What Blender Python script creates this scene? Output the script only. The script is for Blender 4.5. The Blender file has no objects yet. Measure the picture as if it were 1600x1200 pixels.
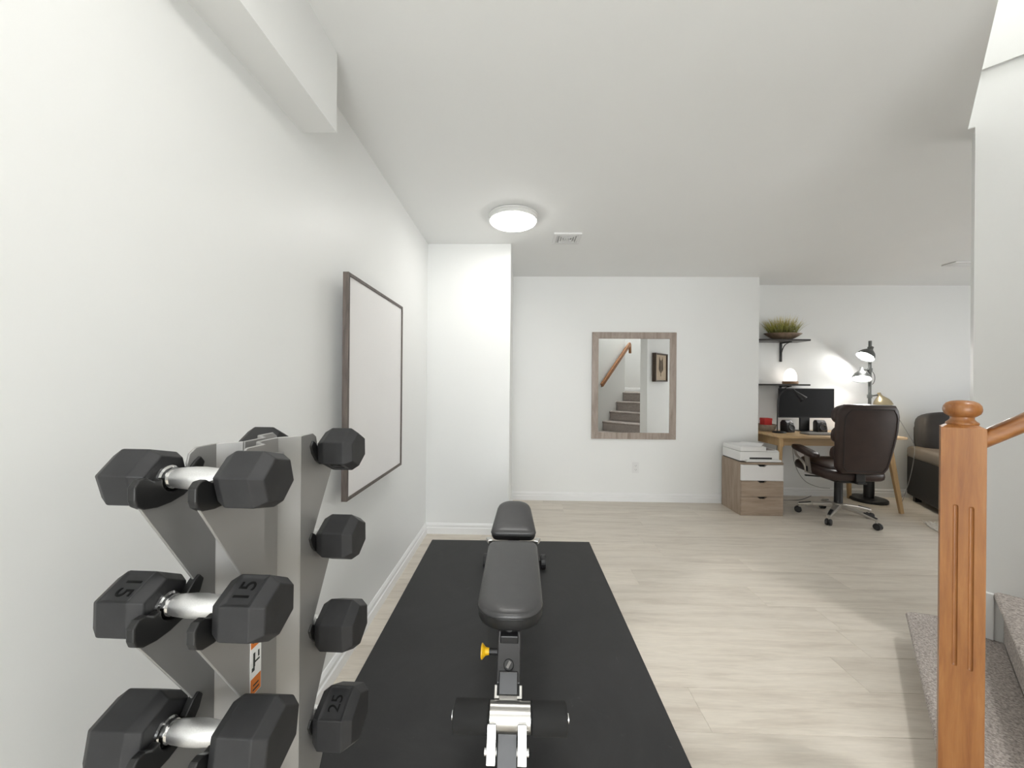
import bpy, bmesh, math, random
from mathutils import Vector, Matrix, geometry
R = math.radians
random.seed(7)
scene = bpy.context.scene
col = scene.collection

# ------------------------------------------------------------------ camera
F_PX, CAM_H = 590.0, 1.23
cam_d = bpy.data.cameras.new('camera'); cam = bpy.data.objects.new('camera', cam_d); col.objects.link(cam)
cam_d.sensor_fit = 'HORIZONTAL'; cam_d.sensor_width = 36.0; cam_d.lens = 36.0 * F_PX / 1600.0
cam_d.clip_start = 0.02; cam_d.clip_end = 60
cam.matrix_world = (Matrix.Translation((0, 0, CAM_H)) @ Matrix.Rotation(R(1.3), 4, 'Z') @ Matrix.Rotation(R(90), 4, 'X')
                    @ Matrix.Rotation(R(0.5), 4, 'Z'))
scene.camera = cam

# ------------------------------------------------------------------ world and exposure
world = bpy.data.worlds.new('world'); scene.world = world; world.use_nodes = True
world.node_tree.nodes['Background'].inputs[0].default_value = (1, 1, 1, 1)
world.node_tree.nodes['Background'].inputs[1].default_value = 0.05
vs = scene.view_settings
vs.view_transform = 'Standard'; vs.look = 'None'; vs.exposure = 0.0; vs.gamma = 1.0; vs.use_curve_mapping = False
CEIL_L = 26.0      # radiance of the ceiling light diffusers
FILL_L = 11.2        # radiance of the added fill windows behind the camera and by the sofa

# ------------------------------------------------------------------ materials
MATS = {}
def new_mat(name):
    m = bpy.data.materials.new(name); m.use_nodes = True
    return m, m.node_tree, m.node_tree.nodes['Principled BSDF']
def tex_co(nt, scale=(1, 1, 1), rnd=False):
    tc = nt.nodes.new('ShaderNodeTexCoord'); mp = nt.nodes.new('ShaderNodeMapping')
    mp.inputs['Scale'].default_value = scale
    nt.links.new(tc.outputs['Object'], mp.inputs['Vector'])
    if rnd:
        oi = nt.nodes.new('ShaderNodeObjectInfo'); mu = nt.nodes.new('ShaderNodeVectorMath'); mu.operation = 'SCALE'
        mu.inputs[0].default_value = (37.0, 91.0, 13.0)
        nt.links.new(oi.outputs['Random'], mu.inputs['Scale']); nt.links.new(mu.outputs[0], mp.inputs['Location'])
    return mp.outputs[0]
def noise(nt, vec, scale, detail=3, rough=.5, dist=0):
    n = nt.nodes.new('ShaderNodeTexNoise'); n.inputs['Scale'].default_value = scale
    n.inputs['Detail'].default_value = detail; n.inputs['Roughness'].default_value = rough; n.inputs['Distortion'].default_value = dist
    nt.links.new(vec, n.inputs['Vector']); return n.outputs['Fac']
def ramp(nt, fac, stops):
    r = nt.nodes.new('ShaderNodeValToRGB'); e = r.color_ramp.elements
    while len(e) < len(stops): e.new(.5)
    for i, (p, c) in enumerate(stops):
        e[i].position = p; e[i].color = (*c, 1)
    nt.links.new(fac, r.inputs[0]); return r.outputs[0]
def bump(nt, b, h, strength, dist=.002):
    n = nt.nodes.new('ShaderNodeBump'); n.inputs['Strength'].default_value = strength; n.inputs['Distance'].default_value = dist
    nt.links.new(h, n.inputs['Height']); nt.links.new(n.outputs[0], b.inputs['Normal'])
def mat(name, rgb, rough=.5, metal=0., var=.04, vscale=6., bscale=0, bstr=.2, bdist=.001, spec=.5, coat=0, emit=None, estr=0):
    m, nt, b = new_mat(name)
    v = tex_co(nt)
    lo = tuple(max(0, c * (1 - var)) for c in rgb); hi = tuple(min(1, c * (1 + var)) for c in rgb)
    nt.links.new(ramp(nt, noise(nt, v, vscale), [(.3, lo), (.7, hi)]), b.inputs['Base Color'])
    b.inputs['Roughness'].default_value = rough; b.inputs['Metallic'].default_value = metal
    b.inputs['Specular IOR Level'].default_value = spec; b.inputs['Coat Weight'].default_value = coat
    if bscale: bump(nt, b, noise(nt, v, bscale, 4), bstr, bdist)
    if emit: b.inputs['Emission Color'].default_value = (*emit, 1); b.inputs['Emission Strength'].default_value = estr
    MATS[name] = m; return m
def wood(name, c1, c2, c3, scale, rough=.45, nscale=3., coat=0, rnd=False, bstr=.08, tint=0):
    """scale: small along the grain, large across it"""
    m, nt, b = new_mat(name)
    v = tex_co(nt, scale, rnd)
    n1 = noise(nt, v, nscale, 5, .6, .6)
    c = ramp(nt, n1, [(.28, c1), (.52, c2), (.75, c3)])
    n2 = noise(nt, v, nscale * 7, 3, .6)
    mx = nt.nodes.new('ShaderNodeMix'); mx.data_type = 'RGBA'; mx.blend_type = 'MULTIPLY'; mx.inputs['Factor'].default_value = .35
    nt.links.new(c, mx.inputs['A']); nt.links.new(ramp(nt, n2, [(.3, (.72, .72, .72)), (.7, (1, 1, 1))]), mx.inputs['B'])
    out = mx.outputs['Result']
    if tint:
        oi = nt.nodes.new('ShaderNodeObjectInfo'); hs = nt.nodes.new('ShaderNodeHueSaturation'); mr = nt.nodes.new('ShaderNodeMapRange')
        mr.inputs['To Min'].default_value = 1 - tint; mr.inputs['To Max'].default_value = 1 + tint
        nt.links.new(oi.outputs['Random'], mr.inputs['Value']); nt.links.new(mr.outputs[0], hs.inputs['Value'])
        nt.links.new(out, hs.inputs['Color']); out = hs.outputs[0]
    nt.links.new(out, b.inputs['Base Color'])
    b.inputs['Roughness'].default_value = rough; b.inputs['Coat Weight'].default_value = coat; b.inputs['Coat Roughness'].default_value = .12
    bump(nt, b, n2, bstr, .001)
    MATS[name] = m; return m

mat('paint', (.855, .862, .848), .42, var=.008, vscale=1.5, bscale=90, bstr=.05, bdist=.001, spec=.35)
mat('ceiling_paint', (.90, .907, .897), .7, var=.008, vscale=1.5, bscale=140, bstr=.06, spec=.3)
mat('trim_white', (.86, .865, .86), .3, var=.008)
wood('plank', (.60, .535, .455), (.72, .66, .572), (.78, .72, .635), (.9, 9.5, 3), .42, 2.1, rnd=True, tint=.045, bstr=.06)
mat('underlay', (.20, .175, .15), .8)
mat('white_plastic', (.80, .80, .79), .35, var=.01)
mat('light_rim', (.72, .72, .70), .4, var=.01)
mat('diffuser', (.9, .9, .9), .5, emit=(1, .985, .955), estr=CEIL_L)
mat('daylight', (.9, .9, .9), .5, emit=(.96, .985, 1), estr=FILL_L)
mat('daylight_shaded', (.9, .9, .9), .5, emit=(.97, .985, 1), estr=FILL_L * .37)
mat('diffuser_bright', (.9, .9, .9), .5, emit=(1, .99, .97), estr=CEIL_L * 9)
mat('dark', (.012, .012, .012), .7)
mat('vent_dark', (.55, .55, .54), .8)
wood('mirror_frame', (.27, .215, .18), (.39, .325, .28), (.46, .39, .345), (9, 9, 1.2), .5, 3.)
wood('board_frame', (.06, .048, .042), (.115, .092, .08), (.16, .13, .11), (40, 40, 4), .5, 2.)
mat('board_white', (.86, .845, .838), .3, var=.006, coat=.1)
def mirror_mat():
    m, nt, b = new_mat('mirror_glass'); b.inputs['Metallic'].default_value = 1; b.inputs['Roughness'].default_value = .004
    v = tex_co(nt); nt.links.new(ramp(nt, noise(nt, v, 2), [(0, (.90, .91, .905)), (1, (.92, .93, .925))]), b.inputs['Base Color'])
    MATS['mirror_glass'] = m
mirror_mat()
def mat_rubber():
    m, nt, b = new_mat('mat_rubber'); v = tex_co(nt)
    n = noise(nt, v, 2.2, 6, .7, 1.5)
    n2 = noise(nt, v, 9, 8, .75, 2.5)
    c = ramp(nt, n, [(.3, (.023, .023, .024)), (.7, (.033, .033, .034))])
    s = ramp(nt, n2, [(.64, (0, 0, 0)), (.72, (.05, .05, .05))])
    mx = nt.nodes.new('ShaderNodeMix'); mx.data_type = 'RGBA'; mx.blend_type = 'ADD'; mx.inputs['Factor'].default_value = 1
    nt.links.new(c, mx.inputs['A']); nt.links.new(s, mx.inputs['B']); nt.links.new(mx.outputs['Result'], b.inputs['Base Color'])
    b.inputs['Roughness'].default_value = .62
    bump(nt, b, noise(nt, v, 400, 2), .15, .0006); MATS['mat_rubber'] = m
mat_rubber()
mat('rubber', (.025, .025, .026), .5, spec=.32, var=.12, vscale=40, bscale=500, bstr=.15, bdist=.0004)
mat('rubber_mark', (.004, .004, .004), .6, spec=.15)
mat('chrome', (.86, .86, .86), .09, 1.0, var=.01)
mat('knurled', (.80, .80, .80), .38, 1.0, var=.05, vscale=600, bscale=900, bstr=.5, bdist=.0004)
mat('rack_silver', (.36, .355, .345), .48, .6, var=.03, vscale=3, bscale=700, bstr=.06, bdist=.0003)
mat('cradle_black', (.008, .008, .008), .45)
mat('sticker_orange', (.72, .20, .03), .5); mat('sticker_white', (.85, .84, .82), .5); mat('sticker_ink', (.03, .035, .03), .6)
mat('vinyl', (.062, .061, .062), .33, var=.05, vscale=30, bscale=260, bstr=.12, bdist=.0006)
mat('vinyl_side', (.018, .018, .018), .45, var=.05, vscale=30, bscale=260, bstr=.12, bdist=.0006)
mat('black_steel', (.014, .014, .015), .3, .2, var=.05)
mat('steel', (.56, .55, .53), .28, 1.0, var=.02)
mat('foam', (.014, .014, .014), .85, bscale=600, bstr=.3, bdist=.0006)
mat('yellow', (.80, .46, .01), .35)
wood('oak_newel', (.215, .075, .019), (.315, .126, .034), (.385, .170, .052), (20, 20, 1.6), .38, 2.2, coat=.15)
wood('oak_rail', (.215, .075, .019), (.315, .126, .034), (.385, .170, .052), (1.6, 20, 20), .3, 2.2, coat=.3)
def carpet_mat():
    m, nt, b = new_mat('carpet'); v = tex_co(nt)
    n = noise(nt, v, 130, 3, .7); n2 = noise(nt, v, 45, 3, .6)
    c = ramp(nt, n, [(.3, (.17, .145, .13)), (.5, (.42, .37, .335)), (.72, (.70, .65, .61))])
    nt.links.new(c, b.inputs['Base Color']); b.inputs['Roughness'].default_value = .95
    b.inputs['Sheen Weight'].default_value = .15
    ad = nt.nodes.new('ShaderNodeMath'); ad.operation = 'ADD'; nt.links.new(n, ad.inputs[0]); nt.links.new(n2, ad.inputs[1])
    bump(nt, b, ad.outputs[0], .9, .006); MATS['carpet'] = m
carpet_mat()
wood('cab_oak', (.27, .20, .145), (.37, .285, .215), (.43, .34, .265), (14, 14, 1.3), .5, 2.5)
wood('drawer_oak', (.27, .20, .145), (.37, .285, .215), (.43, .34, .265), (1.3, 14, 14), .5, 2.5)
mat('drawer_white', (.78, .77, .76), .4, var=.01)
wood('desk_birch', (.50, .32, .15), (.62, .42, .215), (.68, .48, .265), (1.3, 16, 16), .4, 2.)
wood('leg_birch', (.46, .29, .135), (.56, .37, .185), (.62, .43, .23), (16, 16, 1.3), .42, 2.)
mat('leather_brown', (.034, .019, .016), .38, spec=.4, var=.15, vscale=12, bscale=160, bstr=.12, bdist=.001)
mat('leather_seam', (.014, .008, .007), .6)
mat('champagne', (.44, .41, .37), .35, .6, var=.02)
mat('black_plastic', (.011, .011, .012), .4)
mat('screen_black', (.006, .006, .007), .35, spec=.18)
mat('grey_plastic', (.22, .21, .20), .5)
mat('key_grey', (.30, .285, .26), .5)
mat('speaker_cone', (.06, .06, .06), .5)
mat('red', (.55, .02, .015), .4); mat('tan_cloth', (.27, .215, .16), .8, var=.2, vscale=30)
mat('leaf_green', (.05, .16, .03), .5)
mat('shelf_dark', (.022, .017, .015), .35); mat('iron', (.015, .015, .015), .5)
mat('bowl_bronze', (.24, .175, .125), .38, .4, var=.25, vscale=25)
def blade_mat():
    m, nt, b = new_mat('grass_blade'); tc = nt.nodes.new('ShaderNodeTexCoord'); sp = nt.nodes.new('ShaderNodeSeparateXYZ')
    nt.links.new(tc.outputs['Generated'], sp.inputs[0])
    n = noise(nt, tex_co(nt), 30)
    ad = nt.nodes.new('ShaderNodeMath'); ad.operation = 'MULTIPLY_ADD'; ad.inputs[1].default_value = .5
    nt.links.new(n, ad.inputs[0]); nt.links.new(sp.outputs['Z'], ad.inputs[2])
    nt.links.new(ramp(nt, ad.outputs[0], [(.2, (.06, .08, .02)), (.6, (.30, .29, .055)), (1., (.62, .52, .15))]), b.inputs['Base Color'])
    b.inputs['Roughness'].default_value = .5; MATS['grass_blade'] = m
blade_mat()
mat('salt_lamp', (.9, .8, .7), .6, bscale=30, bstr=.5, bdist=.004, emit=(1, .92, .84), estr=1.8)
wood('lamp_base_wood', (.17, .085, .035), (.27, .145, .065), (.33, .19, .09), (3, 14, 14), .5)
mat('lamp_grey', (.13, .135, .13), .4, .5); mat('lamp_brass', (.36, .30, .19), .35, .5)  # golden reflected light is put into the third shade's colour
mat('bulb', (.95, .95, .95), .5, emit=(1, .985, .96), estr=52)
mat('bulb_warm', (.95, .95, .9), .5, emit=(1, .86, .62), estr=30)
mat('shade_inner', (.85, .85, .84), .4)
mat('sofa_grey', (.045, .041, .040), .55, spec=.3, var=.12, vscale=8, bscale=120, bstr=.15, bdist=.001)
mat('sofa_brown', (.018, .016, .0145), .5, spec=.25, var=.12, vscale=8, bscale=120, bstr=.12, bdist=.001)
mat('sofa_arm', (.16, .13, .10), .4, var=.1, vscale=8, bscale=120, bstr=.12, bdist=.001)  # lamp light on the dark leather arm is put into this tan
mat('wool', (.78, .75, .70), .95)
mat('paper', (.86, .86, .86), .7, var=.01); mat('print_grey', (.42, .42, .42), .7)
mat('print_beige', (.55, .44, .32), .8, var=.05, vscale=15); wood('picture_frame', (.05, .033, .022), (.085, .058, .04), (.11, .078, .055), (14, 14, 3), .5)
mat('ink_brown', (.10, .075, .055), .8)
mat('cable', (.012, .012, .012), .5); mat('cable_grey', (.30, .29, .28), .5)
mat('outlet_slot', (.16, .16, .155), .5)

# ------------------------------------------------------------------ mesh builder
def rotm(rot):
    return Matrix.Rotation(rot[2], 4, 'Z') @ Matrix.Rotation(rot[1], 4, 'Y') @ Matrix.Rotation(rot[0], 4, 'X')
class MB:
    def __init__(s): s.v = []; s.f = []
    def add(s, vs_, fs_):
        o = len(s.v); s.v += [tuple(p) for p in vs_]; s.f += [tuple(i + o for i in f) for f in fs_]; return s
    def box(s, lo, hi, M=None):
        vs_ = [Vector((x, y, z)) for x in (lo[0], hi[0]) for y in (lo[1], hi[1]) for z in (lo[2], hi[2])]
        if M: vs_ = [M @ p for p in vs_]
        return s.add(vs_, [(0, 1, 3, 2), (4, 6, 7, 5), (0, 4, 5, 1), (2, 3, 7, 6), (0, 2, 6, 4), (1, 5, 7, 3)])
    def cbox(s, c, size, rot=(0, 0, 0)):
        M = Matrix.Translation(c) @ rotm(rot); h = [q / 2 for q in size]
        return s.box([-q for q in h], h, M)
    def bar(s, a, b, wa, ta, wb=None, tb=None, up=(0, 0, 1)):
        """rectangular bar from a to b: width w across, thickness t along up"""
        a, b = Vector(a), Vector(b); d = (b - a).normalized(); sd = d.cross(Vector(up))
        if sd.length < 1e-4: sd = d.cross(Vector((0, 1, 0)))
        sd.normalize(); u = sd.cross(d).normalized(); wb = wa if wb is None else wb; tb = ta if tb is None else tb
        vs_ = [p + sd * (sx * w / 2) + u * (sz * t / 2) for p, w, t in ((a, wa, ta), (b, wb, tb)) for sx, sz in ((-1, -1), (1, -1), (1, 1), (-1, 1))]
        return s.add(vs_, [(3, 2, 1, 0), (4, 5, 6, 7), (0, 1, 5, 4), (1, 2, 6, 5), (2, 3, 7, 6), (3, 0, 4, 7)])
    def tube(s, path, r, n=12, cap=True):
        path = [Vector(p) for p in path]; m = len(path); rr = r if isinstance(r, (list, tuple)) else [r] * m
        vs_, fs_ = [], []; prev = None
        for i, p in enumerate(path):
            d = (path[min(i + 1, m - 1)] - path[max(i - 1, 0)]).normalized()
            a = prev if prev is not None else (Vector((0, 0, 1)) if abs(d.z) < .9 else Vector((1, 0, 0)))
            a = (a - d * a.dot(d)).normalized(); prev = a; b = d.cross(a)
            vs_ += [p + (a * math.cos(t) + b * math.sin(t)) * rr[i] for t in [2 * math.pi * k / n for k in range(n)]]
        for i in range(m - 1):
            for k in range(n):
                fs_.append((i * n + k, i * n + (k + 1) % n, (i + 1) * n + (k + 1) % n, (i + 1) * n + k))
        if cap: fs_ += [tuple(range(n))[::-1], tuple(range((m - 1) * n, m * n))]
        return s.add(vs_, fs_)
    def lathe(s, prof, n=32, M=None, cap=True):
        """prof: list of (radius, height) revolved about local z"""
        vs_, fs_ = [], []; m = len(prof)
        for r, h in prof: vs_ += [Vector((r * math.cos(2 * math.pi * k / n), r * math.sin(2 * math.pi * k / n), h)) for k in range(n)]
        for i in range(m - 1):
            for k in range(n): fs_.append((i * n + k, i * n + (k + 1) % n, (i + 1) * n + (k + 1) % n, (i + 1) * n + k))
        if cap: fs_ += [tuple(range(n))[::-1], tuple(range((m - 1) * n, m * n))]
        if M: vs_ = [M @ p for p in vs_]
        return s.add(vs_, fs_)
    def prism(s, poly, h0, h1, M=None):
        """poly in local xy, extruded along local z"""
        n = len(poly); vs_ = [Vector((x, y, h)) for h in (h0, h1) for x, y in poly]
        if M: vs_ = [M @ p for p in vs_]
        return s.add(vs_, [tuple(range(n))[::-1], tuple(range(n, 2 * n))] + [(i, (i + 1) % n, n + (i + 1) % n, n + i) for i in range(n)])
    def pillow(s, c, size, e=(.45, .45), rot=(0, 0, 0), nu=24, nv=14):
        """superellipsoid"""
        def sg(v, p): return math.copysign(abs(v) ** p, v)
        M = Matrix.Translation(c) @ rotm(rot); vs_, fs_ = [], []
        for j in range(1, nv):
            ph = -math.pi / 2 + math.pi * j / nv
            for i in range(nu):
                th = 2 * math.pi * i / nu
                vs_.append(M @ Vector((size[0] / 2 * sg(math.cos(ph), e[0]) * sg(math.cos(th), e[1]), size[1] / 2 * sg(math.cos(ph), e[0]) * sg(math.sin(th), e[1]), size[2] / 2 * sg(math.sin(ph), e[0]))))
        for j in range(nv - 2):
            for i in range(nu): fs_.append((j * nu + i, j * nu + (i + 1) % nu, (j + 1) * nu + (i + 1) % nu, (j + 1) * nu + i))
        b = len(vs_); vs_ += [M @ Vector((0, 0, -size[2] / 2)), M @ Vector((0, 0, size[2] / 2))]
        for i in range(nu):
            fs_.append((b, (i + 1) % nu, i)); t = (nv - 2) * nu; fs_.append((b + 1, t + i, t + (i + 1) % nu))
        return s.add(vs_, fs_)
    def build(s, name, m, parent=None, smooth=False, bevel=0, seg=2, origin=None):
        me = bpy.data.meshes.new(name)
        vs_ = s.v if origin is None else [tuple(Vector(p) - Vector(origin)) for p in s.v]
        me.from_pydata(vs_, [], s.f); me.validate()
        bm = bmesh.new(); bm.from_mesh(me); bmesh.ops.recalc_face_normals(bm, faces=bm.faces); bm.to_mesh(me); bm.free()
        me.materials.append(MATS[m]); o = bpy.data.objects.new(name, me); col.objects.link(o)
        if origin is not None: o.location = origin
        if parent: o.parent = parent
        if smooth:
            for p in me.polygons: p.use_smooth = True
            me.set_sharp_from_angle(angle=R(smooth if smooth is not True else 40))
        if bevel:
            b = o.modifiers.new('bevel', 'BEVEL'); b.width = bevel; b.segments = seg; b.limit_method = 'ANGLE'; b.angle_limit = R(35)
        return o
def tag(o, label, cat, group=None):
    o['label'] = label; o['category'] = cat
    if group: o['group'] = group
    return o
def thing(name, label, cat, loc=(0, 0, 0), rz=0, group=None):
    o = bpy.data.objects.new(name, None); col.objects.link(o); o.location = loc; o.rotation_euler = (0, 0, rz); o.empty_display_size = .05
    return tag(o, label, cat, group)
def struct(o): o['kind'] = 'structure'; return o
def rrect(w, h, r, n=6, cx=0, cy=0):
    """rounded rectangle outline"""
    pts = []
    for sx, sy, a0 in ((1, 1, 0), (-1, 1, 90), (-1, -1, 180), (1, -1, 270)):
        for k in range(n + 1):
            a = R(a0 + 90 * k / n); pts.append((cx + sx * (w / 2 - r) + r * math.cos(a), cy + sy * (h / 2 - r) + r * math.sin(a)))
    return pts
def bez(p0, p1, p2, p3, n=14):
    p0, p1, p2, p3 = map(Vector, (p0, p1, p2, p3))
    return [p0 * (1 - t) ** 3 + p1 * 3 * t * (1 - t) ** 2 + p2 * 3 * t * t * (1 - t) + p3 * t ** 3 for t in [k / n for k in range(n + 1)]]
def text_obj(name, body, size, m, parent, M, extrude=.0004):
    cu = bpy.data.curves.new(name, 'FONT'); cu.body = body; cu.size = size; cu.extrude = extrude; cu.align_x = 'CENTER'; cu.align_y = 'CENTER'; cu.resolution_u = 4
    t = bpy.data.objects.new(name + '_tmp', cu); col.objects.link(t)
    bpy.context.view_layer.update()
    me = bpy.data.meshes.new_from_object(t.evaluated_get(bpy.context.evaluated_depsgraph_get())); bpy.data.objects.remove(t); bpy.data.curves.remove(cu)
    me.transform(M); me.materials.clear(); me.materials.append(MATS[m])
    o = bpy.data.objects.new(name, me); col.objects.link(o); o.parent = parent; return o

# ------------------------------------------------------------------ the room
XL, YS, YF, YA, XS, XF = -.77, 3.085, 4.02, 4.335, -.088, 2.496   # left wall, stub wall, far wall, alcove wall, stub edge, far wall edge
XR, YR, ZC = 6.3, -3.0, 2.375
floor = struct(MB().box((XL - .1, YR - .1, -.06), (XR + .1, YA + .1, -.012)).build('floor', 'underlay'))
PW, PL = .198, 1.28
y = YR; row = 0
while y < YA:
    x = XL - random.random() * PL; y1 = min(y + PW, YA)
    while x < XR:
        x0, x1 = max(x, XL), min(x + PL, XR)
        if x1 - x0 > .02 and not (y >= YS and x1 < XS) and not (y >= YF and x1 < XF):
            c = ((x0 + x1) / 2, (y + y1) / 2, -.006)
            o = MB().box((x0 + .0004, y + .0004, -.012), (x1 - .0004, y1 - .0004, 0)).build('plank', 'plank', floor, bevel=.0008, seg=1, origin=c)
        x += PL
    y += PW; row += 1

# rotated stair frame: s along the climb, t across it
ST = Matrix.Rotation(R(-45), 4, 'Z')
S2 = math.sqrt(2)
T_IN, T_W = 2.38 / S2, 3.69 / S2          # inner faces of the two stair walls
S_OPEN, S_W, S_IN, S_TURN, S_END = .179, .20, .32, 1.33, 2.3
T_LAND = .73
Z_UP = 4.95
def stp(s_, t_): p = ST @ Vector((s_, t_, 0)); return (p.x, p.y)

# ceiling slab with the stair opening
outer = [(XL - .1, YR - .1), (XR + .1, YR - .1), (XR + .1, YA + .1), (XL - .1, YA + .1)]
hole = [stp(S_OPEN, T_IN), stp(S_TURN, T_IN), stp(S_TURN, T_LAND), stp(S_END, T_LAND), stp(S_END, T_W), stp(S_OPEN, T_W)]
NO, NH = 4, 6; NA = NO + NH
loops = [[Vector((x, y, 0)) for x, y in outer], [Vector((x, y, 0)) for x, y in hole]]
tris = geometry.tessellate_polygon(loops)
flat = outer + hole
mb = MB()
zt = ZC + .26
mb.add([(x, y, ZC) for x, y in flat] + [(x, y, zt) for x, y in flat],
       [tuple(t) for t in tris] + [tuple(i + NA for i in t) for t in tris] +
       [(i, (i + 1) % NO, NA + (i + 1) % NO, NA + i) for i in range(NO)] + [(NO + i, NO + (i + 1) % NH, NA + NO + (i + 1) % NH, NA + NO + i) for i in range(NH)])
struct(mb.build('ceiling', 'ceiling_paint'))

def wall(name, lo, hi, M=None): return struct(MB().box(lo, hi, M).build(name, 'paint'))
wall('wall_left', (XL - .12, YR - .1, 0), (XL, YS + .1, ZC))
wall('wall_stub', (XL - .12, YS, 0), (XS, YA + .1, ZC))
wall('wall_far', (XS, YF, 0), (XF, YA + .1, ZC))
wall('wall_alcove', (XF, YA, 0), (XR + .1, YA + .1, ZC))
wall('wall_right', (XR, YR - .1, 0), (XR + .1, YA, ZC))
wall('wall_rear', (XL, YR - .1, 0), (XR, YR, ZC))
struct(MB().box((XL, YR, 2.10), (-.648, 1.30, ZC)).build('ceiling_soffit', 'paint'))
# stair walls
wall('wall_stair', (S_W, T_W - .002, 0), (S_END + .1, T_W + .12, 2.611), ST)
struct(MB().box((S_OPEN, T_W - .002, ZC + .003), (S_W, T_W + .12, 2.611), ST).box((S_OPEN - .1, T_W - .013, 2.611), (S_END + .1, T_W + .12, Z_UP), ST).build('wall_stair_upper', 'paint'))
wall('wall_stair_inner', (S_IN, T_IN - .12, 0), (S_TURN, T_IN, ZC + .1), ST)
wall('wall_stair_inner_upper', (S_OPEN - .1, T_IN - .12, ZC + .1), (S_TURN, T_IN, Z_UP), ST)
wall('wall_landing_return', (S_TURN - .12, T_LAND, 0), (S_TURN, T_IN - .12, Z_UP), ST)
wall('wall_landing_side', (S_TURN - .12, T_LAND - .12, 0), (S_END + .1, T_LAND, Z_UP), ST)
wall('wall_stair_header', (S_OPEN - .1, T_IN, ZC + .1), (S_OPEN, T_W - .013, Z_UP), ST)
wall('wall_landing', (S_END, T_LAND, 0), (S_END + .1, T_W - .013, Z_UP), ST)
struct(MB().box((S_OPEN - .1, T_LAND - .12, Z_UP), (S_END + .1, T_W + .12, Z_UP + .1), ST).build('ceiling_stairwell', 'ceiling_paint'))
# unseen windows added for fill: one behind the camera, one by the sofa end
def window(n_, M, w, h, m):
    """local x along the wall, y out of the wall into the room, z up"""
    e = bpy.data.objects.new('window_%d' % n_, None); col.objects.link(e); e.matrix_world = M; struct(e)
    m_ = 3
    for k in range(m_):
        x0 = -w / 2 + w / m_ * k
        MB().box((x0 + .03, .012, .03), (x0 + w / m_ - .03, .016, h - .03)).build('window_pane', m, e)
    for k in range(m_ + 1):
        x = -w / 2 + w / m_ * k
        MB().box((x - .035, .0, -.04), (x + .035, .03, h + .04)).build('window_mullion', 'trim_white', e, bevel=.003)
    for z in (-.04, h - .03): MB().box((-w / 2 + .035, 0, z), (w / 2 - .035, .028, z + .07)).build('window_rail', 'trim_white', e)
window(1, Matrix.Translation((.12, YR, .25)), 1.6, 1.9, 'daylight')
window(2, Matrix.Translation((XR, 1.9, .35)) @ Matrix.Rotation(R(90), 4, 'Z'), 2.4, 1.6, 'daylight_shaded')

# baseboards
BP = [(0, 0), (.016, 0), (.016, .048), (.011, .054), (.011, .072), (.004, .086), (0, .088)]
def baseboard(name, a, b, side):
    """profile swept from a to b; side = direction the face looks"""
    a, b = Vector((*a, 0)), Vector((*b, 0)); sd = Vector((*side, 0)); n = len(BP)
    vs_ = [p + sd * x + Vector((0, 0, z)) for p in (a, b) for x, z in BP]
    mb = MB(); mb.add(vs_, [tuple(range(n)), tuple(range(n, 2 * n))[::-1]] + [(i, n + i, n + (i + 1) % n, (i + 1) % n) for i in range(n)])
    return struct(mb.build(name, 'trim_white'))
baseboard('baseboard_left', (XL, YR), (XL, YS), (1, 0))
baseboard('baseboard_stub', (XL, YS), (XS + .012, YS), (0, -1))
baseboard('baseboard_stub_return', (XS, YS - .012), (XS, YF), (1, 0))
baseboard('baseboard_far', (XS, YF), (XF, YF), (0, -1))
baseboard('baseboard_far_return', (XF, YF - .012), (XF, YA), (1, 0))
baseboard('baseboard_alcove', (XF, YA), (XR, YA), (0, -1))
a, b = stp(S_W, T_W + .12), stp(S_END, T_W + .12); baseboard('baseboard_stair', a, b, (S2 / 2, S2 / 2))
a, b = stp(S_END, T_LAND), stp(S_END, T_W)
o = baseboard('baseboard_landing', a, b, (-S2 / 2, S2 / 2)); o.location.z = 1.08

# ------------------------------------------------------------------ ceiling lights
def ceiling_light(label, loc, m='diffuser', group=None):
    t = thing('ceiling_light', label, 'light', loc, 0, group)
    MB().lathe([(.0, 0), (.158, 0), (.170, -.004), (.170, -.014), (.166, -.016), (.166, -.034), (.162, -.039), (.155, -.040)], 48, cap=False).build('rim', 'light_rim', t, smooth=35)
    MB().lathe([(.155, -.039), (.153, -.046), (.144, -.0515), (.12, -.055), (.07, -.057), (.0005, -.0575)], 48, cap=False).build('diffuser', m, t, smooth=True)
    return t
ceiling_light('round flush ceiling light beside the square ceiling vent', (-.06, 2.57, ZC))
ceiling_light('round flush ceiling light beside the boxed soffit', (-.13, .30, ZC))
ceiling_light('round flush ceiling light high above the stair landing', (*stp(1.4, 2.1), Z_UP), 'diffuser_bright')
ceiling_light('round flush ceiling light over the sofa end of the room', (4.6, 1.3, ZC))  # extra lamp, out of view, added to brighten the office side

# square ceiling vent with concentric louvres
t = thing('ceiling_vent', 'square white ceiling vent with concentric louvres', 'vent', (.35, 2.955, ZC))
def ring(h, w, z0, z1):
    mb = MB()
    for lo, hi in (((-h, -h), (h, -h + w)), ((-h, h - w), (h, h)), ((-h, -h + w), (-h + w, h - w)), ((h - w, -h + w), (h, h - w))):
        mb.box((*lo, z0), (*hi, z1))
    return mb
MB().box((-.09, -.09, -.004), (.09, .09, 0)).build('backing', 'vent_dark', t)
ring(.106, .026, -.014, 0).build('frame', 'white_plastic', t, bevel=.003)
for k, h in enumerate((.078, .060, .042, .024)): ring(h, .008, -.015, -.004).build('louvre', 'white_plastic', t)
MB().box((-.009, -.009, -.015), (.009, .009, -.004)).build('louvre', 'white_plastic', t)
t = thing('ceiling_register', 'slim rectangular ceiling register above the sofa', 'vent', (4.12, 3.56, ZC), 0)
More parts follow.
